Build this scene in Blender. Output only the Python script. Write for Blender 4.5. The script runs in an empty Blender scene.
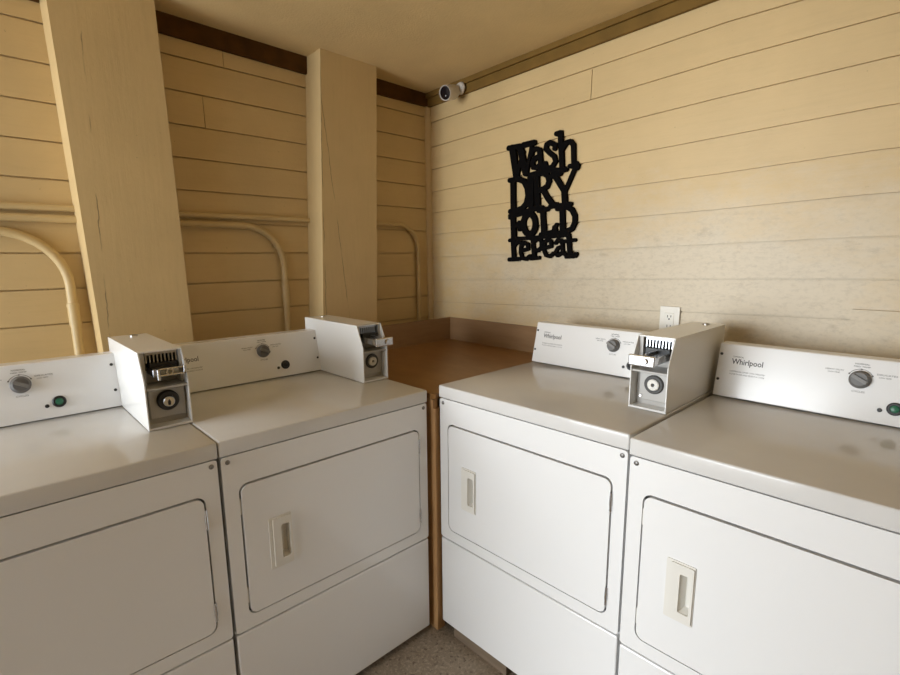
import bpy, bmesh, math, random
from mathutils import Vector, Matrix

random.seed(7)
S = bpy.context.scene
COL = S.collection

# ------------------------------------------------------------------ camera
F_PX, YAW, PITCH, ROLL = 496.61, -0.8103, 0.1760, -0.0077
CAM = Vector((1.2457, -1.1080, 1.3769))
fwd = Vector((math.cos(PITCH) * math.sin(YAW), math.cos(PITCH) * math.cos(YAW), -math.sin(PITCH)))
rgt = Vector((math.cos(YAW), -math.sin(YAW), 0))
upv = rgt.cross(fwd)
r2 = math.cos(ROLL) * rgt + math.sin(ROLL) * upv
u2 = -math.sin(ROLL) * rgt + math.cos(ROLL) * upv
cd = bpy.data.cameras.new('camera')
cd.sensor_fit = 'HORIZONTAL'
cd.sensor_width = 36
cd.lens = F_PX * 36 / 900
cd.shift_y = 7.72 / 900
cd.clip_start = 0.02
cam = bpy.data.objects.new('camera', cd)
cam.matrix_world = Matrix(((r2.x, u2.x, -fwd.x, CAM.x), (r2.y, u2.y, -fwd.y, CAM.y), (r2.z, u2.z, -fwd.z, CAM.z), (0, 0, 0, 1)))
COL.objects.link(cam)
S.camera = cam

# ------------------------------------------------------------------ light
S.view_settings.view_transform = 'Standard'
S.view_settings.look = 'None'
S.view_settings.gamma = 1
S.view_settings.use_curve_mapping = False
S.view_settings.exposure = 0.06

world = bpy.data.worlds.new('sky')
S.world = world
world.use_nodes = True
bg = world.node_tree.nodes['Background']
bg.inputs[0].default_value = (0.86, 0.93, 1.0, 1)
bg.inputs[1].default_value = 3.0

ld = bpy.data.lights.new('doorway_daylight', 'AREA')
ld.shape = 'RECTANGLE'
ld.size, ld.size_y = 2.6, 2.1
ld.energy = 238
ld.color = (0.935, 0.98, 1.0)
lo = bpy.data.objects.new('doorway_daylight', ld)
lo.location = (-0.70, -5.2, 1.3)
lo.rotation_euler = (math.radians(90), 0, math.radians(-8))
COL.objects.link(lo)


# ------------------------------------------------------------------ materials
def nt_mat(name):
    m = bpy.data.materials.new(name)
    m.use_nodes = True
    t = m.node_tree
    return m, t, t.nodes['Principled BSDF']


def mat(name, col, rough=0.5, metal=0.0, vary=0.0, scale=20, bump=0.0, bscale=200, spec=None, coat=0.0):
    m, t, b = nt_mat(name)
    b.inputs['Base Color'].default_value = (*col, 1)
    b.inputs['Roughness'].default_value = rough
    b.inputs['Metallic'].default_value = metal
    if spec is not None:
        b.inputs['Specular IOR Level'].default_value = spec
    if coat:
        b.inputs['Coat Weight'].default_value = coat
        b.inputs['Coat Roughness'].default_value = 0.12
    tc = t.nodes.new('ShaderNodeTexCoord')
    if vary:
        n = t.nodes.new('ShaderNodeTexNoise')
        n.inputs['Scale'].default_value = scale
        n.inputs['Detail'].default_value = 6
        t.links.new(tc.outputs['Object'], n.inputs['Vector'])
        r = t.nodes.new('ShaderNodeValToRGB')
        r.color_ramp.elements[0].position = 0.3
        r.color_ramp.elements[1].position = 0.7
        r.color_ramp.elements[0].color = (*[c * (1 - vary) for c in col], 1)
        r.color_ramp.elements[1].color = (*[min(1, c * (1 + vary)) for c in col], 1)
        t.links.new(n.outputs['Fac'], r.inputs['Fac'])
        t.links.new(r.outputs['Color'], b.inputs['Base Color'])
    if bump:
        n2 = t.nodes.new('ShaderNodeTexNoise')
        n2.inputs['Scale'].default_value = bscale
        n2.inputs['Detail'].default_value = 4
        t.links.new(tc.outputs['Object'], n2.inputs['Vector'])
        bp = t.nodes.new('ShaderNodeBump')
        bp.inputs['Strength'].default_value = bump
        bp.inputs['Distance'].default_value = 0.002
        t.links.new(n2.outputs['Fac'], bp.inputs['Height'])
        t.links.new(bp.outputs['Normal'], b.inputs['Normal'])
    return m


def math_node(t, op, a, b=None, clamp=False):
    n = t.nodes.new('ShaderNodeMath')
    n.operation = op
    n.use_clamp = clamp
    for i, v in enumerate((a, b)):
        if v is None:
            continue
        if isinstance(v, (int, float)):
            n.inputs[i].default_value = v
        else:
            t.links.new(v, n.inputs[i])
    return n.outputs[0]


def mix_col(t, fac, a, b):
    n = t.nodes.new('ShaderNodeMix')
    n.data_type = 'RGBA'
    for sock, v in ((n.inputs['Factor'], fac), (n.inputs[6], a), (n.inputs[7], b)):
        if isinstance(v, tuple):
            sock.default_value = (*v, 1)
        elif isinstance(v, (int, float)):
            sock.default_value = v
        else:
            t.links.new(v, sock)
    return n.outputs[2]


def noise(t, vec, scale, detail=5, rough=0.6, stretch=None):
    if stretch:
        mp = t.nodes.new('ShaderNodeMapping')
        mp.inputs['Scale'].default_value = stretch
        t.links.new(vec, mp.inputs['Vector'])
        vec = mp.outputs['Vector']
    n = t.nodes.new('ShaderNodeTexNoise')
    n.inputs['Scale'].default_value = scale
    n.inputs['Detail'].default_value = detail
    n.inputs['Roughness'].default_value = rough
    t.links.new(vec, n.inputs['Vector'])
    return n.outputs['Fac']


def ramp(t, fac, lo, hi):
    n = t.nodes.new('ShaderNodeMapRange')
    n.inputs['From Min'].default_value = lo
    n.inputs['From Max'].default_value = hi
    n.clamp = True
    t.links.new(fac, n.inputs['Value'])
    return n.outputs['Result']


def siding_paint(name, base, wear_and_bounce=None, rough=0.42, cracks=(), axis='x'):
    """Brush-painted timber: soft mottling, brush grain, specks, optional worn chalky patch with cool bounce light painted in, and hairline cracks."""
    m, t, b = nt_mat(name)
    g = t.nodes.new('ShaderNodeNewGeometry')
    pos = g.outputs['Position']
    sx = t.nodes.new('ShaderNodeSeparateXYZ')
    t.links.new(pos, sx.inputs[0])
    st = (0.25, 0.25, 3.0) if axis == 'x' else (3.0, 3.0, 0.25)
    grain = noise(t, pos, 22, 6, 0.65, st)
    mott = noise(t, pos, 3.2, 4, 0.55)
    specks = noise(t, pos, 75, 2, 0.5)
    c = mix_col(t, ramp(t, mott, 0.3, 0.72), tuple(v * 0.93 for v in base), tuple(min(1, v * 1.05) for v in base))
    c = mix_col(t, math_node(t, 'MULTIPLY', ramp(t, grain, 0.5, 0.8), 0.16), c, tuple(v * 0.6 for v in base))
    c = mix_col(t, math_node(t, 'MULTIPLY', ramp(t, specks, 0.735, 0.80), 0.5), c, tuple(v * 0.4 for v in base))
    if wear_and_bounce:  # grey wear patch, with daylight sheen and dryer bounce put into its colour
        col, x0, z0, rx, rz = wear_and_bounce
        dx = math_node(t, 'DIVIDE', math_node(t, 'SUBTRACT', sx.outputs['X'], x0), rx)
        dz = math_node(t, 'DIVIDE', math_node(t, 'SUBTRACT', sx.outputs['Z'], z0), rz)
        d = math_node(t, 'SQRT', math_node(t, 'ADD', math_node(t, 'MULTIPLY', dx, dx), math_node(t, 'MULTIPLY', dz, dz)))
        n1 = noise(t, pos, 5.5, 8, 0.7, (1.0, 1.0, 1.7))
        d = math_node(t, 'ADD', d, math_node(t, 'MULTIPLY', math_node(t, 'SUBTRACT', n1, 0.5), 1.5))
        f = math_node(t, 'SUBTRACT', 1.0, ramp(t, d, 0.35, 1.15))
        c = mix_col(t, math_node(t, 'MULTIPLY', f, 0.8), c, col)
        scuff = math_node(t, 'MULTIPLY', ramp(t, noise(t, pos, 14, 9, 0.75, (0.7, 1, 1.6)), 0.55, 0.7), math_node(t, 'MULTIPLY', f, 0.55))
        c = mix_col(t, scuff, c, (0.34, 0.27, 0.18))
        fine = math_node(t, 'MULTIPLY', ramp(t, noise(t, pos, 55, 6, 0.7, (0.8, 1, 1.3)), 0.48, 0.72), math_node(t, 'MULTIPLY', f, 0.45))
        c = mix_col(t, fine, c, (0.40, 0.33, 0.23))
    for (yy, zz, slope, wid) in cracks:
        wob = math_node(t, 'MULTIPLY', math_node(t, 'SUBTRACT', noise(t, pos, 9, 4), 0.5), 0.02)
        ln = math_node(t, 'SUBTRACT', sx.outputs['Y'], math_node(t, 'ADD', math_node(t, 'MULTIPLY', math_node(t, 'SUBTRACT', sx.outputs['Z'], zz), slope), yy))
        ln = math_node(t, 'ABSOLUTE', math_node(t, 'ADD', ln, wob))
        f = math_node(t, 'SUBTRACT', 1.0, ramp(t, ln, wid * 0.4, wid))
        f = math_node(t, 'MULTIPLY', f, ramp(t, noise(t, pos, 6, 3, 0.5, (1, 1, 1)), 0.42, 0.52))
        nx = t.nodes.new('ShaderNodeSeparateXYZ')
        t.links.new(g.outputs['True Normal'], nx.inputs[0])
        f = math_node(t, 'MULTIPLY', f, math_node(t, 'GREATER_THAN', nx.outputs['X'], 0.9))
        c = mix_col(t, math_node(t, 'MULTIPLY', f, 0.75), c, tuple(v * 0.25 for v in base))
    t.links.new(c, b.inputs['Base Color'])
    b.inputs['Roughness'].default_value = rough
    bp = t.nodes.new('ShaderNodeBump')
    bp.inputs['Strength'].default_value = 0.35
    bp.inputs['Distance'].default_value = 0.0015
    t.links.new(math_node(t, 'ADD', grain, math_node(t, 'MULTIPLY', specks, 0.5)), bp.inputs['Height'])
    t.links.new(bp.outputs['Normal'], b.inputs['Normal'])
    return m


PAINT = (0.63, 0.465, 0.235)
M_RIGHT = siding_paint('tan_siding_paint', PAINT, wear_and_bounce=((0.62, 0.55, 0.43), 0.55, 1.24, 1.45, 0.37), rough=0.46)
M_LEFT = siding_paint('tan_siding_paint_plain', PAINT, rough=0.5, axis='x')  # same tan base colour throughout, no chalky patch
M_POST = siding_paint('tan_post_paint', PAINT, rough=0.45, axis='z',
                      cracks=((-0.775, 1.7, 0.03, 0.0022), (0.055, 1.5, 0.03, 0.0020), (0.13, 1.5, -0.10, 0.0020)))
M_CEIL = mat('tan_ceiling_paint', (0.70, 0.52, 0.265), 0.6, vary=0.06, scale=5, bump=0.5, bscale=120)
M_BROWN = mat('brown_stained_wood', (0.085, 0.036, 0.007), 0.8, vary=0.25, scale=14, spec=0.15)
M_CORNICE = mat('brown_band_lit', (0.185, 0.105, 0.024), 0.7, vary=0.15, scale=10, spec=0.2)  # left band's brown, with the right wall's light put into the colour
M_PIPE = mat('tan_painted_conduit', (0.58, 0.435, 0.22), 0.45, vary=0.06, scale=12)
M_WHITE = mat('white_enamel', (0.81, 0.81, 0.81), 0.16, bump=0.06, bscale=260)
M_TOP = mat('white_enamel_dimmed_top', (0.67, 0.66, 0.645), 0.13, vary=0.02, scale=8, bump=0.05, bscale=160, spec=0.32)  # same white enamel, dimmer light on the tops put into the colour
M_CASING = mat('white_powder_coat', (0.78, 0.78, 0.77), 0.22, bump=0.05, bscale=300)
M_SEAL_SHADE = mat('dark_seal_with_gap_shade', (0.06, 0.055, 0.05), 0.7)  # rubber seal, its dark grey also standing in for shade in the door gap
M_HANDLE = mat('off_white_plastic', (0.74, 0.72, 0.67), 0.35)
M_CHROME = mat('chrome', (0.66, 0.67, 0.70), 0.2, metal=1.0)
M_STEEL = mat('brushed_steel', (0.50, 0.49, 0.47), 0.33, metal=1.0)
M_VAULT = mat('grey_painted_steel', (0.46, 0.445, 0.42), 0.38)
M_RING = mat('dark_grey_lock_ring', (0.05, 0.047, 0.043), 0.5)
M_SLOT = mat('dark_polished_steel', (0.36, 0.37, 0.39), 0.28, metal=1.0)
M_SCREW = mat('dull_steel', (0.28, 0.27, 0.26), 0.45, metal=1.0)
M_BLACK = mat('black_plastic', (0.015, 0.015, 0.016), 0.4)
M_GREY = mat('grey_plastic_knob', (0.13, 0.125, 0.12), 0.38)
M_GREYL = mat('grey_knob_bar', (0.19, 0.185, 0.18), 0.4)
M_GREEN = mat('green_button', (0.02, 0.13, 0.07), 0.35)
M_INK = mat('grey_ink', (0.035, 0.035, 0.04), 0.6)
M_INKL = mat('light_grey_ink', (0.25, 0.25, 0.26), 0.6)
M_SIGN = mat('black_painted_sign', (0.0035, 0.003, 0.003), 0.8, spec=0.06)
M_OUTLET = mat('white_outlet_plastic', (0.78, 0.75, 0.68), 0.35)
M_CAMW = mat('pale_camera_plastic', (0.64, 0.60, 0.56), 0.4)
M_LENS = mat('dark_lens_glass', (0.01, 0.008, 0.012), 0.12)


def wood(name, a, b_, rough, stretch, scale=9):
    m, t, b = nt_mat(name)
    tc = t.nodes.new('ShaderNodeTexCoord')
    n = noise(t, tc.outputs['Object'], scale, 8, 0.6, stretch)
    n2 = noise(t, tc.outputs['Object'], 2.5, 3, 0.5)
    c = mix_col(t, ramp(t, n, 0.3, 0.7), a, b_)
    c = mix_col(t, math_node(t, 'MULTIPLY', ramp(t, n2, 0.4, 0.7), 0.3), c, tuple(v * 0.7 for v in a))
    t.links.new(c, b.inputs['Base Color'])
    b.inputs['Roughness'].default_value = rough
    return m


M_COUNTER = wood('varnished_plywood', (0.24, 0.115, 0.034), (0.32, 0.165, 0.055), 0.30, (1, 2.5, 1))
M_SPLASH = wood('plain_plywood', (0.28, 0.165, 0.08), (0.36, 0.22, 0.11), 0.5, (0.6, 0.6, 4))
M_STUD = wood('raw_softwood_post', (0.40, 0.21, 0.08), (0.52, 0.30, 0.13), 0.6, (4, 4, 0.4))
M_BLOCK = wood('weathered_timber_block', (0.16, 0.115, 0.075), (0.23, 0.17, 0.115), 0.8, (0.5, 4, 4))


def floor_mat():
    m, t, b = nt_mat('speckled_concrete')
    tc = t.nodes.new('ShaderNodeTexCoord')
    o = tc.outputs['Object']
    c = mix_col(t, ramp(t, noise(t, o, 7, 6, 0.6), 0.3, 0.7), (0.22, 0.17, 0.12), (0.31, 0.25, 0.185))
    c = mix_col(t, math_node(t, 'MULTIPLY', ramp(t, noise(t, o, 90, 4, 0.7), 0.50, 0.62), 0.6), c, (0.46, 0.38, 0.29))
    c = mix_col(t, math_node(t, 'MULTIPLY', ramp(t, noise(t, o, 60, 3, 0.6), 0.56, 0.68), 0.75), c, (0.09, 0.062, 0.042))
    t.links.new(c, b.inputs['Base Color'])
    b.inputs['Roughness'].default_value = 0.75
    return m


M_FLOOR = floor_mat()
M_OUT = mat('pale_concrete_outside', (0.45, 0.44, 0.42), 0.9, vary=0.1, scale=3)


# ------------------------------------------------------------------ mesh helpers
def obj(name, bm, m, parent=None, smooth=False):
    me = bpy.data.meshes.new(name)
    bmesh.ops.recalc_face_normals(bm, faces=bm.faces)
    bm.to_mesh(me)
    bm.free()
    if smooth:
        for p in me.polygons:
            p.use_smooth = True
        try:
            me.set_sharp_from_angle(angle=math.radians(38))
        except Exception:
            pass
    for mm in (m if isinstance(m, (list, tuple)) else [m]):
        me.materials.append(mm)
    o = bpy.data.objects.new(name, me)
    COL.objects.link(o)
    if parent is not None:
        o.parent = parent
    return o


def tag(o, label, cat, group=None):
    o['label'] = label
    o['category'] = cat
    if group:
        o['group'] = group
    return o


def struct(name, bm, m, smooth=False):
    o = obj(name, bm, m, None, smooth)
    o['kind'] = 'structure'
    return o


def empty(name, loc, label, cat, rz=0, group=None):
    o = bpy.data.objects.new(name, None)
    o.empty_display_size = 0.1
    COL.objects.link(o)
    o.location = loc
    o.rotation_euler = (0, 0, rz)
    return tag(o, label, cat, group)


def box(bm, x0, x1, y0, y1, z0, z1, bev=0.0, seg=2):
    vs = [bm.verts.new((x, y, z)) for x in (x0, x1) for y in (y0, y1) for z in (z0, z1)]
    fs = []
    for q in ((0, 1, 3, 2), (4, 6, 7, 5), (0, 4, 5, 1), (2, 3, 7, 6), (0, 2, 6, 4), (1, 5, 7, 3)):
        fs.append(bm.faces.new([vs[i] for i in q]))
    if bev:
        es = list({e for f in fs for e in f.edges})
        bmesh.ops.bevel(bm, geom=es, offset=bev, segments=seg, profile=0.5, affect='EDGES')


def hexa(bm, pts):
    """Eight corners: bottom loop of four, then the top loop above them."""
    vs = [bm.verts.new(p) for p in pts]
    for q in ((3, 2, 1, 0), (4, 5, 6, 7), (0, 1, 5, 4), (1, 2, 6, 5), (2, 3, 7, 6), (3, 0, 4, 7)):
        bm.faces.new([vs[i] for i in q])


def prism(bm, poly, fn, a, b):
    """Closed outline poly (2-D) swept from a to b; fn(u, v, w) gives the point."""
    n = len(poly)
    A = [bm.verts.new(fn(u, v, a)) for u, v in poly]
    B = [bm.verts.new(fn(u, v, b)) for u, v in poly]
    bm.faces.new(A)
    bm.faces.new(B[::-1])
    for i in range(n):
        bm.faces.new((A[i], A[(i + 1) % n], B[(i + 1) % n], B[i]))


def plate(bm, outer, holes, fn, a, b):
    """Sheet with holes: outer and hole outlines, front at depth a, back at depth b."""
    for w in (a, b):
        es = []
        for loop in [outer] + holes:
            vs = [bm.verts.new(fn(u, v, w)) for u, v in loop]
            es += [bm.edges.new((vs[i], vs[(i + 1) % len(vs)])) for i in range(len(vs))]
        bmesh.ops.triangle_fill(bm, use_beauty=True, use_dissolve=False, edges=es)
    for loop in [outer] + holes:
        A = [bm.verts.new(fn(u, v, a)) for u, v in loop]
        B = [bm.verts.new(fn(u, v, b)) for u, v in loop]
        for i in range(len(loop)):
            j = (i + 1) % len(loop)
            bm.faces.new((A[i], A[j], B[j], B[i]))
    bmesh.ops.remove_doubles(bm, verts=bm.verts, dist=1e-5)


def rrect(x0, x1, z0, z1, r, n=6):
    out = []
    for cx, cz, a0 in ((x1 - r, z1 - r, 0), (x0 + r, z1 - r, 90), (x0 + r, z0 + r, 180), (x1 - r, z0 + r, 270)):
        for i in range(n + 1):
            a = math.radians(a0 + 90 * i / n)
            out.append((cx + r * math.cos(a), cz + r * math.sin(a)))
    return out


def frame_of(d):
    d = Vector(d).normalized()
    ref = Vector((0, 0, 1)) if abs(d.z) < 0.9 else Vector((1, 0, 0))
    a = d.cross(ref).normalized()
    return a, d.cross(a).normalized()


def lathe(bm, c, d, prof, n=24):
    """Turned shape: prof is a list of (distance along d, radius)."""
    c = Vector(c)
    d = Vector(d).normalized()
    a, b = frame_of(d)
    rings = []
    for h, r in prof:
        if r < 1e-6:
            rings.append([bm.verts.new(c + d * h)])
        else:
            rings.append([bm.verts.new(c + d * h + (a * math.cos(t) + b * math.sin(t)) * r) for t in (2 * math.pi * i / n for i in range(n))])
    for A, B in zip(rings, rings[1:]):
        for i in range(n):
            j = (i + 1) % n
            if len(A) == 1 and len(B) == 1:
                continue
            if len(A) == 1:
                bm.faces.new((A[0], B[j], B[i]))
            elif len(B) == 1:
                bm.faces.new((A[i], A[j], B[0]))
            else:
                bm.faces.new((A[i], A[j], B[j], B[i]))


def cyl(bm, c, d, r, h, n=20, ch=0.0):
    if ch:
        lathe(bm, c, d, [(0, 0), (0, r), (h - ch, r), (h, r - ch), (h, 0)], n)
    else:
        lathe(bm, c, d, [(0, 0), (0, r), (h, r), (h, 0)], n)


def tube(bm, pts, r, n=14, caps=True):
    pts = [Vector(p) for p in pts]
    rings = []
    prev = None
    for i, p in enumerate(pts):
        d = (pts[min(i + 1, len(pts) - 1)] - pts[max(i - 1, 0)]).normalized()
        if prev is None:
            a, b = frame_of(d)
        else:
            a = (prev - d * prev.dot(d)).normalized()
            b = d.cross(a)
        prev = a
        rings.append([bm.verts.new(p + (a * math.cos(t) + b * math.sin(t)) * r) for t in (2 * math.pi * k / n for k in range(n))])
    for A, B in zip(rings, rings[1:]):
        for k in range(n):
            bm.faces.new((A[k], A[(k + 1) % n], B[(k + 1) % n], B[k]))
    if caps:
        bm.faces.new(rings[0][::-1])
        bm.faces.new(rings[-1])


_text = {}


def text_bm(bm, body, size, M, align='LEFT', width=None, depth=0.0003, bold=0.0):
    """Lettering as thin raised ink on the plane of matrix M."""
    key = (body, align, bold)
    if key not in _text:
        cu = bpy.data.curves.new('lettering', 'FONT')
        cu.body = body
        cu.size = 1.0
        cu.align_x = align
        cu.resolution_u = 2
        cu.offset = bold
        cu.extrude = 0.02
        ob = bpy.data.objects.new('lettering', cu)
        COL.objects.link(ob)
        dg = bpy.context.evaluated_depsgraph_get()
        dg.update()
        me = bpy.data.meshes.new_from_object(ob.evaluated_get(dg))
        vs = [v.co.copy() for v in me.vertices]
        fs = [tuple(p.vertices) for p in me.polygons]
        bpy.data.objects.remove(ob)
        bpy.data.curves.remove(cu)
        bpy.data.meshes.remove(me)
        _text[key] = (vs, fs)
    vs, fs = _text[key]
    sx = size
    if width and vs:
        xs = [v.x for v in vs]
        sx = width / (max(xs) - min(xs))
    V = [bm.verts.new(M @ Vector((v.x * sx, v.y * size, (v.z / 0.02 * 0.5 + 0.5) * depth))) for v in vs]
    for f in fs:
        try:
            bm.faces.new([V[i] for i in f])
        except ValueError:
            pass


# ------------------------------------------------------------------ setting
XW, YW = -0.92, 0.80           # faces of the two siding walls
X_END, Y_END = 2.10, -2.50     # far ends of the room


def ceil_z(x, y):
    return 2.238 + 0.021 * (x - XW) - 0.015 * (y - YW)


bm = bmesh.new()
box(bm, XW - 0.1, X_END + 0.1, Y_END - 0.1, YW + 0.1, -0.08, 0.0)
struct('floor', bm, M_FLOOR)

bm = bmesh.new()
cs = [(XW - 0.06, Y_END - 0.06), (X_END + 0.06, Y_END - 0.06), (X_END + 0.06, YW + 0.06), (XW - 0.06, YW + 0.06)]
hexa(bm, [(x, y, ceil_z(x, y)) for x, y in cs] + [(x, y, ceil_z(x, y) + 0.06) for x, y in cs])
struct('ceiling', bm, M_CEIL)


def boards(bm, joints, stations, cuts, put, top, bottom, gap=0.0052):
    """Horizontal siding. joints: per joint a height at every station; cuts: board row -> butt joints along the wall."""
    rows = [top] + joints + [bottom]

    def h(row, s):
        z = rows[row]
        for (s0, z0), (s1, z1) in zip(zip(stations, z), list(zip(stations, z))[1:]):
            if s <= s1:
                return z0 + (z1 - z0) * (s - s0) / (s1 - s0)
        return z[-1]
    for k in range(len(rows) - 1):
        ends = [stations[0]] + sorted(cuts.get(k, [])) + [stations[-1]]
        for a, b in zip(ends, ends[1:]):
            off = random.uniform(0.0, 0.0014)
            st = [a + (0.0012 if a != stations[0] else 0)] + [s for s in stations if a < s < b] + [b - (0.0012 if b != stations[-1] else 0)]
            for s0, s1 in zip(st, st[1:]):
                pts = []
                for (row, g, lap) in ((k + 1, gap, 0.0034), (k, 0.0, 0.0)):
                    pts += [put(s0, 0.0 - off - lap, h(row, s0) + g), put(s1, 0.0 - off - lap, h(row, s1) + g), put(s1, 0.016, h(row, s1) + g), put(s0, 0.016, h(row, s0) + g)]
                hexa(bm, pts)


# right-hand siding wall with the lettering on it
st = [XW - 0.03, -0.88, 0.58, 1.00, X_END]
J = [(2.09, 2.128, 2.118), (1.963, 2.013, 2.015), (1.846, 1.896, 1.905), (1.728, 1.768, 1.779), (1.615, 1.647, 1.662),
     (1.498, 1.527, 1.541), (1.371, 1.409, 1.421), (1.248, 1.289, 1.300), (1.125, 1.168, 1.180)]
J = [(a, a, b, c, c) for a, b, c in J]
while J[-1][0] > 0.2:
    J.append(tuple(v - 0.121 for v in J[-1]))
bm = bmesh.new()
boards(bm, J, st, {1: [0.083], 0: [0.88]},
       lambda s, d, z: (s, YW + d, z), (2.30,) * 5, (0.0,) * 5)
box(bm, XW - 0.05, X_END + 0.05, YW + 0.0060, YW + 0.05, 0, 2.40)
box(bm, 1.003, 1.62, YW - 0.018, YW + 0.004, 0.93, 1.2135)          # patched board, proud of the others
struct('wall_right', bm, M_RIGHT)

# left-hand siding wall behind the posts
st = [Y_END, -0.90, 0.0, YW + 0.02]
J = [(2.12 - 0.1205 * k,) * 4 for k in range(17)]
bm = bmesh.new()
boards(bm, J, st, {0: [-0.28], 2: [-0.37], 6: [-1.2], 4: [-1.4]}, lambda s, d, z: (XW - d, s, z), (2.30,) * 4, (0.0,) * 4)
box(bm, XW - 0.05, XW - 0.0075, Y_END - 0.05, YW + 0.05, 0, 2.40)
struct('wall_left', bm, M_LEFT)

# the two walls behind the viewer, one with the open doorway that lights the room
bm = bmesh.new()
box(bm, X_END, X_END + 0.06, Y_END - 0.06, YW + 0.06, 0, 2.40)
struct('wall_far', bm, M_LEFT)
DX0, DX1, DZ = -0.91, 0.62, 2.08
bm = bmesh.new()
plate(bm, [(XW - 0.06, 0), (DX0, 0), (DX0, DZ), (DX1, DZ), (DX1, 0), (X_END + 0.06, 0), (X_END + 0.06, 2.40), (XW - 0.06, 2.40)], [],
      lambda u, v, w: (u, w, v), Y_END, Y_END - 0.06)
struct('wall_front', bm, M_LEFT)
bm = bmesh.new()
box(bm, -5, 6, -9, Y_END - 0.1, -0.1, -0.02)
struct('ground_outside', bm, M_OUT)


def post(name, y0, y1, y2, y3, xf):
    """Boxed post against the left wall: y0..y1 at the floor, y2..y3 at the ceiling; front board and two side boards."""
    zt = 2.262
    t = 0.02
    bm = bmesh.new()
    xb = XW + 0.002
    hexa(bm, [(xf - t, y0, 0), (xf, y0, 0), (xf, y1, 0), (xf - t, y1, 0), (xf - t, y2, zt), (xf, y2, zt), (xf, y3, zt), (xf - t, y3, zt)])
    for a, b, c, d in ((y0, y0 + t, y2, y2 + t), (y1 - t, y1, y3 - t, y3)):
        hexa(bm, [(xb, a, 0), (xf - t, a, 0), (xf - t, b, 0), (xb, b, 0), (xb, c, zt), (xf - t, c, zt), (xf - t, d, zt), (xb, d, zt)])
    bmesh.ops.remove_doubles(bm, verts=bm.verts, dist=1e-5)
    return struct(name, bm, M_POST)


post('wall_post', -0.790, -0.512, -0.845, -0.546, -0.782)
post('wall_post', -0.020, 0.284, 0.080, 0.370, -0.787)

# timber bands under the ceiling and the bead in the corner
bm = bmesh.new()
for a, b in ((Y_END, -0.845), (-0.527, 0.08), (0.370, YW)):
    za, zb = 2.178 - 0.017 * (a - 0.066), 2.178 - 0.004 * (b - 0.066)
    hexa(bm, [(XW, a, za), (XW + 0.018, a, za), (XW + 0.018, b, zb), (XW, b, zb), (XW, a, 2.30), (XW + 0.018, a, 2.30), (XW + 0.018, b, 2.30), (XW, b, 2.30)])
struct('trim_1', bm, M_BROWN)
bm = bmesh.new()
zl, zr = 2.171, 2.171 + 0.0245 * (X_END - XW)
for d, dz in ((0.018, 0.0), (0.030, 0.042)):
    hexa(bm, [(XW + 0.018, YW - d, zl + dz), (X_END, YW - d, zr + dz), (X_END, YW, zr + dz), (XW + 0.018, YW, zl + dz),
              (XW + 0.018, YW - d, 2.34), (X_END, YW - d, 2.34), (X_END, YW, 2.34), (XW + 0.018, YW, 2.34)])
struct('trim_2', bm, M_CORNICE)
bm = bmesh.new()
prism(bm, [(XW, YW)] + [(XW + 0.026 * math.cos(a), YW - 0.026 * math.sin(a)) for a in (math.pi / 2 * i / 6 for i in range(7))],
      lambda u, v, w: (u, v, w), 0.0, 2.175)
struct('trim_3', bm, M_LEFT, True)


# ------------------------------------------------------------------ tumble dryers
W, D, CT, SEAM = 0.686, 0.70, 0.043, 0.382
NF = lambda u, v, w: (u, w, v)                 # outline in X,Z; depth along Y


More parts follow.
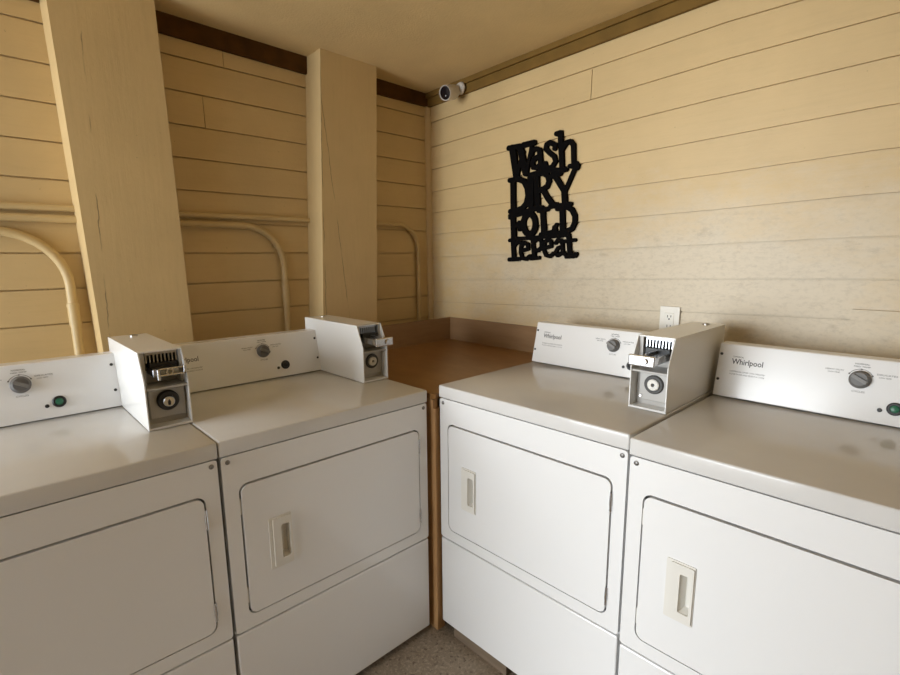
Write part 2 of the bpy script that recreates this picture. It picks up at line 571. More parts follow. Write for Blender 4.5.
def make_dryer(loc, rz, H, b, slide_out, lock, button, label, lift=0.0, box_shift=0.0, con_shift=0.0, box_back=0.640, con_y=0.0, box_y=0.0):
    """Coin dryer in its own frame: X along the front, Y towards its back, Z up; front face at Y = 0."""
    root = empty('tumble_dryer', loc, label, 'dryer', rz, 'coin dryers along the two walls')
    zs = H - CT                                # underside of the top panel
    # cabinet
    bm = bmesh.new()
    box(bm, 0.004, W - 0.004, 0.016, D - 0.002, b, zs - 0.003, 0.003)
    plate(bm, [(u, v) for u, v in rrect(0.003, W - 0.003, SEAM + 0.003, zs - 0.0025, 0.008)],
          [rrect(0.0400, 0.6480, 0.4220, H - 0.1285, 0.024)], NF, 0.0, 0.0159)
    obj('cabinet', bm, M_WHITE, root)
    bm = bmesh.new()
    plate(bm, rrect(0.036, 0.652, 0.418, H - 0.1245, 0.024), [rrect(0.120, 0.190, 0.53, 0.68, 0.004)], NF, 0.0118, 0.0159)
    obj('door_seal_gap_shade', bm, M_SEAL_SHADE, root)
    bm = bmesh.new()
    box(bm, 0.003, W - 0.003, 0.0, 0.016, b, SEAM - 0.003, 0.004)
    obj('lower_panel', bm, M_WHITE, root)
    bm = bmesh.new()
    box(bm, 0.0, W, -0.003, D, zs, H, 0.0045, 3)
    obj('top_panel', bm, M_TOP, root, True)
    # door
    bm = bmesh.new()
    plate(bm, rrect(0.0450, 0.6435, 0.4265, H - 0.134, 0.020), [rrect(0.138, 0.168, 0.552, 0.656, 0.004, 2)], NF, -0.002, 0.0117)
    door = obj('door', bm, M_WHITE, root)
    bm = bmesh.new()
    hole = rrect(0.1415, 0.1665, 0.555, 0.653, 0.004, 2)
    plate(bm, rrect(0.109, 0.1745, 0.529, 0.680, 0.003, 2), [hole], NF, -0.0045, -0.0021)
    plate(bm, rrect(0.1195, 0.1725, 0.534, 0.676, 0.003, 2), [hole], NF, -0.0085, -0.0045)
    # finger cup: slanting left side, straight right side
    back = [(0.150, 0.562), (0.1655, 0.562), (0.1655, 0.646), (0.150, 0.646)]
    front = [(0.1415, 0.555), (0.1665, 0.555), (0.1665, 0.653), (0.1415, 0.653)]
    A = [bm.verts.new((u, -0.0046, v)) for u, v in front]
    B = [bm.verts.new((u, 0.0150, v)) for u, v in back]
    for i in range(4):
        bm.faces.new((A[i], A[(i + 1) % 4], B[(i + 1) % 4], B[i]))
    bm.faces.new(B)
    hd = obj('door_handle', bm, M_HANDLE, door)
    for z in (H - 0.192, 0.482):
        bm = bmesh.new()
        cyl(bm, (0.6458, -0.0015, z - 0.026), (0, 0, 1), 0.0036, 0.052, 12)
        cyl(bm, (0.6458, -0.0015, z - 0.010), (0, 0, 1), 0.0042, 0.020, 12)
        obj('hinge', bm, M_CHROME, door, True)
        bm = bmesh.new()
        box(bm, 0.0402, 0.0448, 0.003, 0.012, z - 0.022, z + 0.022, 0.001, 1)
        obj('hinge_plug', bm, M_HANDLE, door)
    for x in (0.019, W - 0.017):
        bm = bmesh.new()
        lathe(bm, (x, 0.0, zs - 0.017), (0, -1, 0), [(-0.002, 0.0062), (0.0012, 0.0062), (0.0026, 0.0045), (0.003, 0.003), (0.0015, 0.0022), (0.0015, 0)], 16)
        obj('screw', bm, M_SCREW, root, True)
    for x in (0.05, W - 0.05):
        for y in (0.06, D - 0.06):
            bm = bmesh.new()
            lathe(bm, (x, y, -lift), (0, 0, 1), [(0, 0), (0, 0.020), (0.012, 0.022), (0.015, 0.008), (b + lift + 0.002, 0.008), (b + lift + 0.002, 0)], 16)
            obj('foot', bm, M_BLACK, root, True)
    # control console: leaning front with folded ends
    cy, ct, ch = 0.5285, 0.5654, 0.1625
    bm = bmesh.new()
    prism(bm, [(cy, H + 0.003), (ct, H + ch), (ct + 0.052, H + ch), (ct + 0.080, H)], lambda u, v, w: (w, u, v), 0.004, 0.5795)
    bmesh.ops.bevel(bm, geom=list(bm.edges), offset=0.003, segments=2, profile=0.5, affect='EDGES')
    con = obj('control_console', bm, M_WHITE, root)
    con.location = (con_shift, con_y, 0)
    ln = math.hypot(ct - cy, ch)
    n = Vector((0, -ch / ln, (ct - cy) / ln))
    v = Vector((0, (ct - cy) / ln, ch / ln))

    def P(x, dz, out=0.0):
        return Vector((x, cy + (ct - cy) * dz / ch, H + dz)) + n * out

    def TM(x, dz):
        p = P(x, dz, 0.0001)
        return Matrix(((1, v.x, n.x, p.x), (0, v.y, n.y, p.y), (0, v.z, n.z, p.z), (0, 0, 0, 1)))
    bm = bmesh.new()
    lathe(bm, P(0.352, 0.107), n, [(0, 0), (0, 0.0235), (0.006, 0.0235), (0.009, 0.0205), (0.018, 0.0185), (0.0195, 0.017), (0.0195, 0)], 32)
    knob = obj('cycle_knob', bm, M_GREY, con, True)
    bm = bmesh.new()
    c = P(0.352, 0.107, 0.0225)
    a = math.radians(-28)
    ax = Vector((1, 0, 0)) * math.cos(a) + v * math.sin(a)
    bx = n.cross(ax)
    hexa(bm, [c + ax * sx * 0.018 + bx * sy * 0.0045 + n * k for k in (-0.003, 0.004) for sx, sy in ((-1, -1), (1, -1), (1, 1), (-1, 1))])
    obj('knob_grip', bm, M_GREYL, knob)
    bm = bmesh.new()
    lathe(bm, P(0.429, 0.046), n, [(0, 0), (0, 0.0165), (0.004, 0.0165), (0.006, 0.014), (0.006, 0.0105), (0.003, 0.010), (0.003, 0)], 28)
    sb = obj('start_button', bm, M_BLACK, con, True)
    bm = bmesh.new()
    lathe(bm, P(0.429, 0.046, 0.003), n, [(0, 0.0092), (0.004, 0.0092), (0.0048, 0.008), (0.0048, 0)], 24)
    obj('button_cap', bm, button, con, True)
    bm = bmesh.new()
    lathe(bm, P(0.4005, 0.038), n, [(0, 0.0052), (0.002, 0.0052), (0.003, 0.004), (0.003, 0)], 16)
    obj('indicator_light', bm, M_BLACK, con, True)
    for x in (0.0125, 0.567):
        for dz in (0.130, 0.0535):
            bm = bmesh.new()
            lathe(bm, P(x, dz), n, [(0, 0.0045), (0.0015, 0.0042), (0.0022, 0.003), (0.0022, 0)], 14)
            obj('screw', bm, M_BLACK, con, True)
    # printed lettering
    bm = bmesh.new()
    text_bm(bm, 'Whirlpool', 0.0235, TM(0.044, 0.104), width=0.084, bold=0.012)
    obj('brand_lettering', bm, M_INK, con)
    bm = bmesh.new()
    text_bm(bm, 'COMMERCIAL', 0.0062, TM(0.0445, 0.1235), width=0.030)
    obj('tagline_lettering', bm, M_INK, con)
    bm = bmesh.new()
    text_bm(bm, 'COMMERCIAL DRYER COIN OPERATED', 0.0060, TM(0.042, 0.0800), width=0.094)
    text_bm(bm, 'CLOSE DOOR AND SELECT A CYCLE', 0.0060, TM(0.042, 0.0720), width=0.094)
    obj('instruction_lettering', bm, M_INK, con)
    bm = bmesh.new()
    for i, s in enumerate(('1 INSERT COINS', '2 SELECT CYCLE', '3 PUSH START')):
        text_bm(bm, s, 0.0050, TM(0.044, 0.0590 - 0.0065 * i), width=(0.040, 0.050, 0.042)[i])
    obj('step_lettering', bm, M_INK, con)
    bm = bmesh.new()
    text_bm(bm, 'NORMAL', 0.0062, TM(0.352, 0.1450), 'CENTER', width=0.030)
    text_bm(bm, 'MED TEMP', 0.0050, TM(0.352, 0.1385), 'CENTER', width=0.034)
    obj('normal_lettering', bm, M_INK, con)
    bm = bmesh.new()
    text_bm(bm, 'HEAVY DUTY', 0.0058, TM(0.316, 0.1235), 'RIGHT', width=0.040)
    text_bm(bm, 'HIGH TEMP', 0.0048, TM(0.308, 0.1170), 'RIGHT', width=0.026)
    obj('heavy_duty_lettering', bm, M_INK, con)
    bm = bmesh.new()
    text_bm(bm, 'DELICATES', 0.0058, TM(0.384, 0.1235), width=0.040)
    text_bm(bm, 'LOW TEMP', 0.0048, TM(0.389, 0.1165), width=0.024)
    obj('delicates_lettering', bm, M_INK, con)
    bm = bmesh.new()
    text_bm(bm, 'CYCLES', 0.0068, TM(0.352, 0.0735), 'CENTER', width=0.027)
    obj('cycle_lettering', bm, M_INK, con)
    bm = bmesh.new()
    text_bm(bm, 'IN', 0.0044, TM(0.4005, 0.0270), 'CENTER')
    text_bm(bm, 'USE', 0.0044, TM(0.4005, 0.0215), 'CENTER')
    obj('indicator_lettering', bm, M_INK, con)
    bm = bmesh.new()
    text_bm(bm, 'START', 0.0090, TM(0.4565, 0.0425), width=0.031, bold=0.02)
    obj('start_lettering', bm, M_INK, con)
    bm = bmesh.new()
    prev = None
    for i in range(17):
        t = math.radians(28 + 124 * i / 16)
        q = [TM(0.352, 0.107) @ Vector((r * math.cos(t), r * math.sin(t), 0.0003)) for r in (0.0268, 0.0280)]
        q = [bm.verts.new(p) for p in q]
        if prev:
            bm.faces.new((prev[0], prev[1], q[1], q[0]))
        prev = q
    for t in (28, 90, 152):
        c = TM(0.352, 0.107) @ Vector((0.0274 * math.cos(math.radians(t)), 0.0274 * math.sin(math.radians(t)), 0))
        cyl(bm, c, n, 0.0019, 0.0003, 10)
    obj('dial_arc', bm, M_INK, con)

    # coin box bolted on at the right-hand end of the console
    x0, x1 = 0.5800 + box_shift, 0.6865 + box_shift
    pr = [(0.222, 0.002), (0.222, 0.130), (0.258, 0.207), (box_back, 0.207), (box_back, 0.002)]
    fx = lambda u, v_, w: (w, u, H + v_)
    bm = bmesh.new()
    for xa, xb in ((x0, x0 + 0.0028), (x1 - 0.0028, x1)):
        prism(bm, pr, fx, xa, xb)
    box(bm, x0 + 0.0028, x1 - 0.0028, 0.259, box_back, H + 0.2035, H + 0.207)
    box(bm, x0 + 0.0028, x1 - 0.0028, box_back - 0.003, box_back, H + 0.002, H + 0.2035)
    box(bm, x0 + 0.0028, x1 - 0.0028, 0.223, box_back - 0.003, H + 0.002, H + 0.008)
    cb = obj('coin_box', bm, M_CASING, root)
    cb.location = (0, box_y, 0)
    xa, xb = x0 + 0.003, x1 - 0.003
    bm = bmesh.new()
    prism(bm, [(0.226, 0.108), (0.226, 0.1125), (0.233, 0.114), (0.330, 0.114), (0.330, 0.108)], fx, xa, xb)
    obj('divider_shelf', bm, M_VAULT, cb)
    # lower compartment: vault door with round lock
    bm = bmesh.new()
    box(bm, xa, xb, 0.262, 0.268, H + 0.008, H + 0.108)
    box(bm, xa + 0.010, xb - 0.002, 0.254, 0.262, H + 0.022, H + 0.102, 0.002, 1)
    vd = obj('vault_door', bm, M_VAULT, cb)
    lx, lz = (x0 + x1) / 2 + 0.004, H + 0.071
    bm = bmesh.new()
    if lock == 'pale':
        lathe(bm, (lx, 0.254, lz), (0, -1, 0), [(0, 0.027), (0.004, 0.027), (0.006, 0.0245), (0.006, 0.0185), (0.003, 0.0175), (0.003, 0)], 32)
        obj('lock_ring', bm, M_RING, cb, True)
        bm = bmesh.new()
        lathe(bm, (lx, 0.251, lz), (0, -1, 0), [(0, 0.0165), (0.006, 0.0165), (0.008, 0.0140), (0.008, 0.0052), (0.002, 0.005), (0.002, 0)], 28)
        obj('lock_core', bm, M_HANDLE, cb, True)
        bm = bmesh.new()
        cyl(bm, (lx, 0.2492, lz), (0, -1, 0), 0.0048, 0.001, 14)
        obj('keyhole', bm, M_BLACK, cb)
        bm = bmesh.new()
        cyl(bm, (x0 + 0.020, 0.254, H + 0.033), (0, -1, 0), 0.0045, 0.004, 12, 0.001)
        obj('bolt', bm, M_CHROME, cb, True)
    else:
        lathe(bm, (lx, 0.254, lz), (0, -1, 0), [(0, 0.027), (0.010, 0.027), (0.014, 0.024), (0.014, 0.0155), (0.008, 0.015), (0.008, 0)], 32)
        obj('lock_ring', bm, M_BLACK, cb, True)
        bm = bmesh.new()
        lathe(bm, (lx, 0.246, lz - 0.002), (0, -1, 0), [(0, 0.0145), (0.009, 0.0145), (0.011, 0.0125), (0.011, 0)], 28)
        obj('lock_core', bm, M_CHROME, cb, True)
        bm = bmesh.new()
        prism(bm, [(lx - 0.003, lz - 0.011), (lx + 0.003, lz - 0.011), (lx + 0.004, lz - 0.002), (lx, lz + 0.006), (lx - 0.004, lz - 0.002)], NF, 0.2345, 0.2352)
        obj('keyhole', bm, M_BLACK, cb)
    # upper compartment: slotted coin plate and push slide
    bm = bmesh.new()
    box(bm, xa, xb, 0.300, 0.306, H + 0.114, H + 0.2035)
    box(bm, xa, xa + 0.012, 0.262, 0.300, H + 0.114, H + 0.2035)
    box(bm, xb - 0.006, xb, 0.262, 0.300, H + 0.114, H + 0.2035)
    obj('slide_housing', bm, M_VAULT, cb)
    bm = bmesh.new()
    s0, s1 = xa + 0.018, xb - 0.010
    ns = 8
    pitch = (s1 - s0) / ns
    for i in range(ns + 1):
        x = s0 + pitch * i
        prism(bm, [(0.270, 0.174), (0.272, 0.198), (0.292, 0.200), (0.292, 0.172)], fx, x - 0.0015, x + 0.0015)
    box(bm, s0 - 0.002, s1 + 0.002, 0.272, 0.292, H + 0.195, H + 0.202)
    obj('coin_slot_plate', bm, M_SLOT, cb)
    bm = bmesh.new()
    box(bm, s0, s1, 0.291, 0.299, H + 0.150, H + 0.200)
    box(bm, s0 + 0.004, s1 - 0.002, 0.258, 0.291, H + 0.160, H + 0.173)
    obj('coin_slot_recess', bm, M_BLACK, cb)
    yf = 0.165 if slide_out else 0.222
    bm = bmesh.new()
    box(bm, xa + 0.022, xb - 0.014, yf + 0.010, 0.300, H + 0.140, H + 0.162, 0.002, 1)
    if slide_out:
        box(bm, xa + 0.016, xb - 0.012, yf, yf + 0.010, H + 0.137, H + 0.167, 0.003, 2)
        box(bm, xa + 0.050, xa + 0.056, yf + 0.02, 0.290, H + 0.162, H + 0.168, 0.001, 1)
        cyl(bm, ((xa + xb) / 2 + 0.012, yf + 0.02, H + 0.152), (0, -1, 0), 0.009, 0.026, 16, 0.002)
        obj('coin_slide', bm, M_CHROME, cb)
    else:
        obj('coin_slide', bm, M_SLOT, cb)
        bm = bmesh.new()
        box(bm, xa + 0.030, xb - 0.002, yf - 0.004, yf + 0.010, H + 0.143, H + 0.147, 0.001, 1)
        box(bm, xa + 0.034, xb - 0.002, yf - 0.002, yf + 0.010, H + 0.160, H + 0.164, 0.001, 1)
        box(bm, xa + 0.029, xa + 0.036, yf - 0.006, yf + 0.010, H + 0.134, H + 0.163, 0.001, 1)
        box(bm, xb - 0.008, xb - 0.002, yf - 0.004, yf + 0.010, H + 0.143, H + 0.166, 0.001, 1)
        lathe(bm, ((xa + xb) / 2 + 0.010, yf + 0.010, H + 0.153), (0, -1, 0), [(0, 0.010), (0.010, 0.009), (0.010, 0.006), (0, 0.006)], 16)
        obj('slide_handle', bm, M_CHROME, cb)
    bm = bmesh.new()
    lathe(bm, (0.642 + box_shift, box_back - 0.04, H + 0.207), (0, 0, 1), [(0, 0.0115), (0.003, 0.0115), (0.004, 0.009), (0.003, 0.0075), (0.005, 0.006), (0.005, 0)], 20)
    obj('top_lock', bm, M_STEEL, cb, True)
    return root


RX1 = 0.0245
RX2 = 0.0267 + W + 0.0048
LY2 = -0.0341 - W
LY1 = LY2 - 0.0030 - W
make_dryer((RX1, 0.001, 0.003), math.radians(0.5), 0.944, 0.040, True, 'pale', M_BLACK,
           'bright white coin dryer on a timber block, right beside the wooden countertop', 0.003, -0.0020, -0.004, 0.652, -0.006, -0.015)
make_dryer((RX2, -0.006, 0), 0, 0.944, 0.040, False, 'pale', M_GREEN,
           'bright white coin dryer under the patched wall board, brand name largest and clearest')
make_dryer((0, LY2, 0), math.pi / 2, 0.9304, 0.0264, True, 'pale', M_BLACK,
           'shaded white coin dryer in front of the narrow post, coin slide pushed out', 0.0, 0.002, 0.007, 0.640, -0.004, 0.0)
make_dryer((0, LY1, 0), math.pi / 2, 0.9304, 0.0264, False, 'black', M_GREEN,
           'shaded white coin dryer whose coin box has a black ringed lock', 0.0, 0.0055, 0.0080, 0.639, -0.010, -0.025)

# ------------------------------------------------------------------ corner countertop between the two rows
ctop = empty('countertop', (-0.36, 0.38, 0.0), 'brown varnished plywood corner countertop with low backsplash between the dryers', 'countertop')


def cobj(name, bm, m, parent=None):
    o = obj(name, bm, m, parent if parent is not None else ctop)
    if parent is None:
        o.matrix_parent_inverse = Matrix.Translation((0.36, -0.38, 0.0))
    return o


def cz(x, y):                                   # the top sags a little towards its free corner
    return 0.915 + 0.0125 * (-x * 0.55 + y * 0.65)


bm = bmesh.new()
CX0, CX1, CY0, CY1 = -0.741, 0.018, -0.022, 0.784
pl = [(CX0, CY0), (CX1 - 0.012, CY0), (CX1, CY0 + 0.012), (CX1, CY1), (CX0, CY1)]
A = [bm.verts.new((x, y, cz(x, y) - 0.018)) for x, y in pl]
B = [bm.verts.new((x, y, cz(x, y))) for x, y in pl]
bm.faces.new(A[::-1])
bm.faces.new(B)
for i in range(5):
    bm.faces.new((A[i], A[(i + 1) % 5], B[(i + 1) % 5], B[i]))
cobj('worktop', bm, M_COUNTER)
bm = bmesh.new()
hexa(bm, [(CX0 - 0.016, CY0, 0.88), (CX0, CY0, 0.88), (CX0, CY1, 0.88), (CX0 - 0.016, CY1, 0.88),
          (CX0 - 0.016, CY0, 1.040), (CX0, CY0, 1.040), (CX0, CY1, 1.047), (CX0 - 0.016, CY1, 1.047)])
cobj('backsplash', bm, M_SPLASH)
bm = bmesh.new()
box(bm, CX0 - 0.016, 0.018, CY1 + 0.0005, CY1 + 0.0125, 0.88, 1.047)
cobj('backsplash', bm, M_SPLASH)
bm = bmesh.new()
box(bm, -0.09, 0.012, -0.018, 0.004, 0.862, 0.8945)
box(bm, -0.70, -0.09, 0.02, 0.05, 0.83, 0.8945)
cobj('front_rail', bm, M_STUD)
bm = bmesh.new()
box(bm, -0.0560, 0.0180, -0.014, 0.024, 0.0, 0.862, 0.002, 1)
cobj('support_post', bm, M_STUD)
for x, y in ((-0.71, 0.74), (-0.71, 0.02), (-0.03, 0.74)):
    bm = bmesh.new()
    box(bm, x - 0.02, x + 0.02, y - 0.02, y + 0.02, 0.0, 0.895)
    cobj('support_post', bm, M_STUD)

bm = bmesh.new()
box(bm, 0.080, 0.330, 0.008, 0.098, 0.0, 0.0425, 0.002, 1)
tag(obj('timber_block', bm, M_BLOCK), 'weathered timber block on the floor wedged under the bright white dryer', 'block')


# ------------------------------------------------------------------ painted conduits on the left wall
def conduit(y0, z, yb, r_bend, r, label, coup, straps):
    t = []
    xc = XW + 0.004 + r
    pts = [(xc, y0, z), (xc, yb - r_bend - 0.02, z)]
    for i in range(11):
        a = math.pi / 2 * i / 10
        pts.append((xc, yb - r_bend + r_bend * math.sin(a), z - r_bend + r_bend * math.cos(a)))
    pts += [(xc, yb, z - r_bend - 0.03), (xc, yb, 0.30)]
    root = empty('conduit', (xc, yb, 0.0), label, 'pipe', 0, None)
    inv = Matrix.Translation((-xc, -yb, 0.0))
    bm = bmesh.new()
    tube(bm, pts, r)
    o = obj('pipe', bm, M_PIPE, root, True)
    o.matrix_parent_inverse = inv
    bm = bmesh.new()
    lathe(bm, (xc, yb, coup[0]), (0, 0, -1), [(0, r), (0.001, r + 0.0022), (coup[0] - coup[1], r + 0.0022), (coup[0] - coup[1], r)], 20)
    lathe(bm, (xc, yb, coup[0] - 0.006), (0, 0, -1), [(0, r), (0, r + 0.0036), (0.009, r + 0.0036), (0.009, r)], 20)
    o = obj('coupling', bm, M_PIPE, root, True)
    o.matrix_parent_inverse = inv
    bm = bmesh.new()
    box(bm, XW + 0.006, xc + 0.02, yb - 0.05, yb + 0.05, 0.18, 0.32, 0.004)
    o = obj('junction_box', bm, M_PIPE, root)
    o.matrix_parent_inverse = inv
    for (yy) in straps:
        bm = bmesh.new()
        lathe(bm, (xc, yy, z), (0, 1, 0), [(0, r), (0, r + 0.002), (0.016, r + 0.002), (0.016, r)], 16)
        o = obj('pipe_strap', bm, M_PIPE, root, True)
        o.matrix_parent_inverse = inv
    return root


conduit(Y_END + 0.02, 1.5480, 0.699, 0.135, 0.0115, 'thin tan painted conduit running highest along the wall, bending down by the corner', (1.190, 1.111), ())
conduit(Y_END + 0.02, 1.5130, -0.089, 0.170, 0.0135, 'tan painted conduit bending down in the bay between the two posts', (1.258, 1.181), ())
conduit(Y_END + 0.02, 1.4700, -0.868, 0.180, 0.0150, 'thick tan painted conduit bending down beside the broad post', (1.230, 1.150), ())

# ------------------------------------------------------------------ wall outlet
ol = empty('wall_outlet', (0.4615, YW, 1.127), 'white double power outlet on the siding behind the bright dryer', 'outlet')
bm = bmesh.new()
box(bm, -0.0375, 0.0375, -0.0095, -0.0035, -0.0585, 0.0585, 0.002, 2)
obj('cover_plate', bm, M_OUTLET, ol)
bm = bmesh.new()
box(bm, -0.0175, 0.0175, -0.0115, -0.0095, -0.034, 0.034, 0.001, 1)
rc = obj('receptacle', bm, M_OUTLET, ol)
bm = bmesh.new()
for zc in (0.0185, -0.0185):
    box(bm, -0.0075, -0.0050, -0.0119, -0.0114, zc - 0.002, zc + 0.007)
    box(bm, 0.0050, 0.0075, -0.0119, -0.0114, zc - 0.001, zc + 0.007)
    cyl(bm, (0, -0.0114, zc - 0.0075), (0, -1, 0), 0.0030, 0.0005, 12)
obj('contact_slot', bm, M_BLACK, rc)

# ------------------------------------------------------------------ security camera under the ceiling
mt = Vector((-0.6350, YW - 0.030, 2.2010))
sc = empty('security_camera', mt, 'small pale security camera mounted on the brown band in the ceiling corner', 'camera')
lens = Vector((-0.6412, 0.665, 2.1610)) - mt
dirv = Vector((0.12, -0.95, -0.27)).normalized()
bm = bmesh.new()
lathe(bm, (0, 0, 0), (0, -1, 0), [(0, 0), (0, 0.029), (0.006, 0.030), (0.014, 0.025), (0.016, 0)], 28)
obj('mount', bm, M_CAMW, sc, True)
bm = bmesh.new()
tube(bm, [(0, -0.012, 0), (0, -0.028, 0.004), lens - dirv * 0.080], 0.010, 12)
obj('neck', bm, M_CAMW, sc, True)
bm = bmesh.new()
lathe(bm, lens, -dirv, [(0.004, 0), (0.004, 0.0305), (0, 0.0325), (0, 0.0342), (0.003, 0.0350), (0.065, 0.0350), (0.080, 0.030), (0.086, 0.015), (0.086, 0)], 32)
body = obj('camera_body', bm, M_CAMW, sc, True)
bm = bmesh.new()
lathe(bm, lens - dirv * 0.0035, dirv, [(0, 0.0302), (0.001, 0.0295), (0.002, 0.014), (0.0022, 0)], 28)
lf = obj('lens_face', bm, M_LENS, body, True)
bm = bmesh.new()
cyl(bm, lens + dirv * -0.0015 + Vector((0.006, 0, -0.014)), dirv, 0.0028, 0.001, 10)
obj('infrared_light', bm, M_CAMW, body)

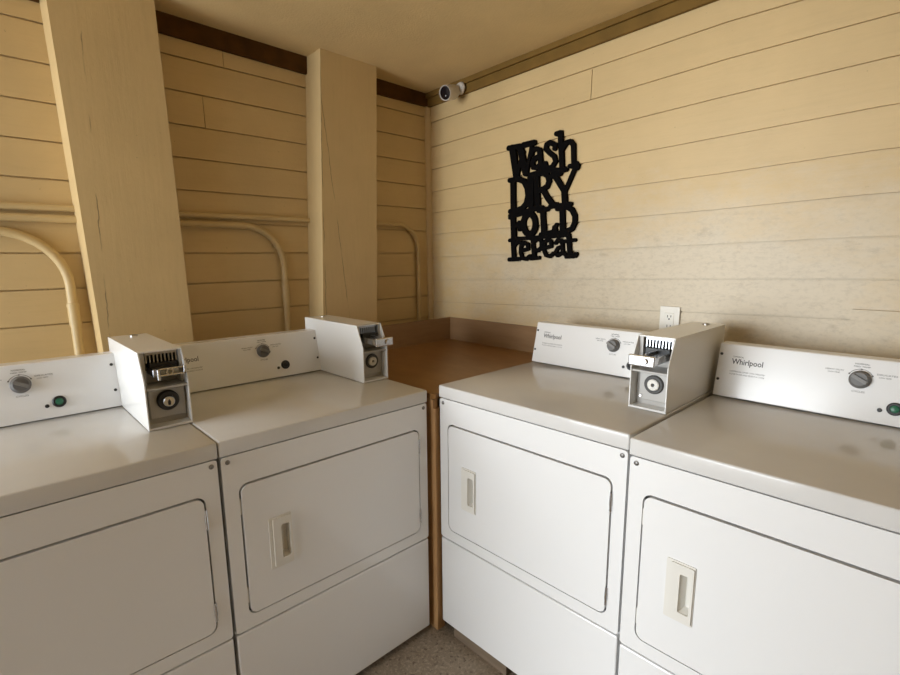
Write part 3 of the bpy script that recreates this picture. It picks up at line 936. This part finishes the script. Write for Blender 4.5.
# ------------------------------------------------------------------ cut-out lettering sign
SIGN=[('W',0.0110,[(-0.1747,0.2457),(-0.1089,0.2443)]),
('W',0.0108,[(-0.0885,0.2469),(-0.0287,0.2478)]),
('W',0.0158,[(-0.1533,0.2414),(-0.1285,0.1217)]),
('W',0.0090,[(-0.1219,0.1209),(-0.0903,0.2154)]),
('W',0.0147,[(-0.1088,0.2404),(-0.0729,0.1229)]),
('W',0.0078,[(-0.0678,0.1223),(-0.0408,0.2412)]),
('a',0.0088,[(-0.0435,0.2018),(-0.0352,0.2158),(-0.0157,0.2204),(0.0015,0.2102)]),
('a',0.0112,[(0.0015,0.2102),(0.0107,0.1441),(0.0255,0.1299)]),
('a',0.0095,[(0.0022,0.1857),(-0.0219,0.1797),(-0.0362,0.1626),(-0.0307,0.1409),(-0.0134,0.1367),(0.0069,0.1493)]),
('a',0.0105,[(-0.0471,0.2004),(-0.0422,0.2016)]),
('s',0.0093,[(0.0855,0.2195),(0.0814,0.2055)]),
('s',0.0093,[(0.0809,0.2202),(0.0574,0.2349),(0.039,0.2286),(0.0348,0.2108),(0.0554,0.1911),(0.0803,0.1728),(0.0879,0.1515),(0.0725,0.1314),(0.0493,0.1269),(0.0348,0.1381)]),
('s',0.0104,[(0.032,0.1497),(0.0373,0.1322)]),
('h',0.0091,[(0.0885,0.2642),(0.1109,0.2658)]),
('h',0.0108,[(0.1087,0.2643),(0.1234,0.1102)]),
('h',0.0092,[(0.1202,0.196),(0.1392,0.2199),(0.1609,0.2218),(0.1745,0.2054),(0.1799,0.1265)]),
('h',0.0093,[(0.103,0.1109),(0.1412,0.1117)]),
('h',0.0084,[(0.1606,0.1219),(0.1994,0.1222)]),
('h',0.0105,[(0.0101,0.1243),(0.103,0.1128)]),
('h',0.008,[(-0.0499,0.1124),(0.0115,0.1184)]),
('D',0.0102,[(-0.1668,0.1001),(-0.1084,0.1016)]),
('D',0.0129,[(-0.1479,0.098),(-0.1428,-0.0357)]),
('D',0.0104,[(-0.1616,-0.0426),(-0.1029,-0.0365)]),
('D',0.0118,[(-0.1163,0.1005),(-0.0823,0.0869),(-0.0636,0.0555),(-0.0577,0.0215),(-0.0671,-0.0132),(-0.0899,-0.0335),(-0.1081,-0.0372)]),
('R',0.0097,[(-0.0324,0.1103),(0.0333,0.1101)]),
('R',0.0124,[(-0.0126,0.1099),(-0.0012,-0.034)]),
('R',0.0105,[(0.0237,0.1094),(0.0479,0.0971),(0.0569,0.0735),(0.047,0.052),(0.0234,0.041),(0.0017,0.0374)]),
('R',0.0115,[(0.0259,0.0389),(0.051,0.0022),(0.0828,-0.0346)]),
('R',0.0099,[(-0.0258,-0.0401),(0.021,-0.0376)]),
('R',0.0096,[(0.0665,-0.0372),(0.0989,-0.0302)]),
('R',0.0160,[(-0.0445,0.0963),(-0.0415,-0.0192)]),
('Y',0.0104,[(0.0715,0.0925),(0.1125,0.0987)]),
('Y',0.0111,[(0.0854,0.0927),(0.1356,0.0244)]),
('Y',0.0083,[(0.1909,0.1197),(0.1423,0.0238)]),
('Y',0.0124,[(0.1885,0.1272),(0.1933,0.1141)]),
('Y',0.012,[(0.1354,0.03),(0.1424,-0.0373)]),
('Y',0.0095,[(0.1152,-0.0371),(0.169,-0.0338)]),
('F',0.0104,[(-0.1612,-0.0632),(-0.0739,-0.0526)]),
('F',0.0131,[(-0.145,-0.0601),(-0.1375,-0.1718)]),
('F',0.0092,[(-0.0764,-0.0524),(-0.0733,-0.0747)]),
('F',0.0085,[(-0.1386,-0.1118),(-0.1013,-0.1075)]),
('F',0.0094,[(-0.1068,-0.097),(-0.1035,-0.1277)]),
('F',0.0085,[(-0.1559,-0.0553),(-0.0282,-0.0438)]),
('F',0.0055,[(-0.0536,-0.042),(-0.0338,-0.0257)]),
('F',0.0054,[(-0.0209,-0.0385),(0.0043,-0.052)]),
('O',0.0128,[(-0.0127,-0.1079),(-0.0152,-0.0922),(-0.0215,-0.0782),(-0.0308,-0.0675),(-0.0421,-0.0614),(-0.054,-0.0606),(-0.0652,-0.0653),(-0.0742,-0.075),(-0.08,-0.0886),(-0.0817,-0.1044),(-0.0792,-0.1204),(-0.0728,-0.1347),(-0.0632,-0.1455),(-0.0517,-0.1514),(-0.0397,-0.1519),(-0.0287,-0.1468),(-0.0199,-0.1369),(-0.0143,-0.1234),(-0.0127,-0.1079)]),
('L',0.0099,[(0.0042,-0.05),(0.0525,-0.0457)]),
('L',0.0125,[(0.0261,-0.0477),(0.0367,-0.1535)]),
('L',0.0099,[(0.0196,-0.1568),(0.096,-0.1461)]),
('L',0.0106,[(0.0931,-0.1287),(0.0962,-0.1499)]),
('L',0.0071,[(0.1019,-0.1157),(0.0864,-0.1399)]),
('D',0.0096,[(0.1042,-0.0494),(0.1606,-0.0442)]),
('D',0.012,[(0.1294,-0.0494),(0.1354,-0.1496)]),
('D',0.0103,[(0.1562,-0.0457),(0.1788,-0.0585),(0.1942,-0.0853),(0.1942,-0.113),(0.182,-0.1365),(0.1557,-0.1485)]),
('D',0.0097,[(0.1126,-0.1544),(0.1602,-0.1487)]),
('D',0.0078,[(0.1273,-0.0548),(0.1448,-0.0412)]),
('r',0.0083,[(-0.162,-0.1773),(-0.1347,-0.1739)]),
('r',0.0107,[(-0.1428,-0.1779),(-0.1358,-0.2617)]),
('r',0.0093,[(-0.1632,-0.2679),(-0.1059,-0.2659)]),
('r',0.0083,[(-0.1342,-0.2031),(-0.1183,-0.1868),(-0.0969,-0.1894)]),
('r',0.0082,[(-0.1294,-0.1679),(-0.092,-0.1711)]),
('e',0.0082,[(-0.0882,-0.2267),(-0.0517,-0.219),(-0.0548,-0.1986),(-0.0758,-0.19),(-0.094,-0.2039),(-0.0959,-0.2348),(-0.0847,-0.2618),(-0.061,-0.266),(-0.0406,-0.2518)]),
('p',0.0095,[(-0.0274,-0.1691),(-0.0149,-0.258)]),
('p',0.0081,[(-0.0326,-0.2641),(0.0103,-0.2602)]),
('p',0.0080,[(-0.0169,-0.1854),(0.0053,-0.1721),(0.023,-0.1865),(0.0238,-0.2123),(0.0069,-0.228),(-0.0133,-0.2237)]),
('p',0.0080,[(-0.0375,-0.1728),(-0.0173,-0.1694)]),
('e',0.0078,[(0.041,-0.2166),(0.077,-0.2094),(0.0739,-0.1879),(0.0568,-0.1796),(0.0402,-0.1909),(0.0363,-0.2225),(0.0493,-0.2484),(0.0713,-0.2545),(0.0899,-0.2409)]),
('a',0.0077,[(0.1001,-0.1963),(0.1113,-0.1831),(0.1276,-0.1855),(0.1351,-0.2029),(0.1388,-0.2395),(0.1528,-0.2473)]),
('a',0.0076,[(0.1332,-0.2125),(0.1126,-0.2179),(0.1015,-0.2352),(0.1114,-0.2508),(0.132,-0.2413)]),
('t',0.0098,[(0.1654,-0.1658),(0.1752,-0.2418),(0.189,-0.2533),(0.2042,-0.2458)]),
('t',0.0075,[(0.1438,-0.1898),(0.1973,-0.1856)]),
('t',0.0076,[(0.1577,-0.2569),(0.2023,-0.2534)]),
('t',0.0081,[(-0.1,-0.1709),(0.1314,-0.1646)]),
('t',0.0076,[(0.1128,-0.1602),(0.1500,-0.1640)]),
('r',0.0082,[(-0.1638,-0.0713),(-0.1584,-0.0716)])]

sg = empty('wall_sign', (-0.16, YW - 0.004, 1.63), 'black cut-out wall sign reading Wash DRY FOLD repeat', 'sign')


def stroke(bm, pts, r, y0, y1):
    n = 10
    for q, (a, b) in enumerate(zip(pts, pts[1:])):
        y0 -= 0.00003
        a = Vector(a)
        b = Vector(b)
        d = b - a
        t0 = math.atan2(d.y, d.x)
        poly = [(b.x + r * math.cos(t0 - math.pi / 2 + math.pi * i / n), b.y + r * math.sin(t0 - math.pi / 2 + math.pi * i / n)) for i in range(n + 1)]
        poly += [(a.x + r * math.cos(t0 + math.pi / 2 + math.pi * i / n), a.y + r * math.sin(t0 + math.pi / 2 + math.pi * i / n)) for i in range(n + 1)]
        prism(bm, poly, NF, y0, y1)


bm = bmesh.new()
for i, (ch, r, pts) in enumerate(SIGN):
    stroke(bm, pts, r * 1.1, -0.0145 + 0.00002 * i, 0.0)
obj('cut_out_lettering', bm, M_SIGN, sg)
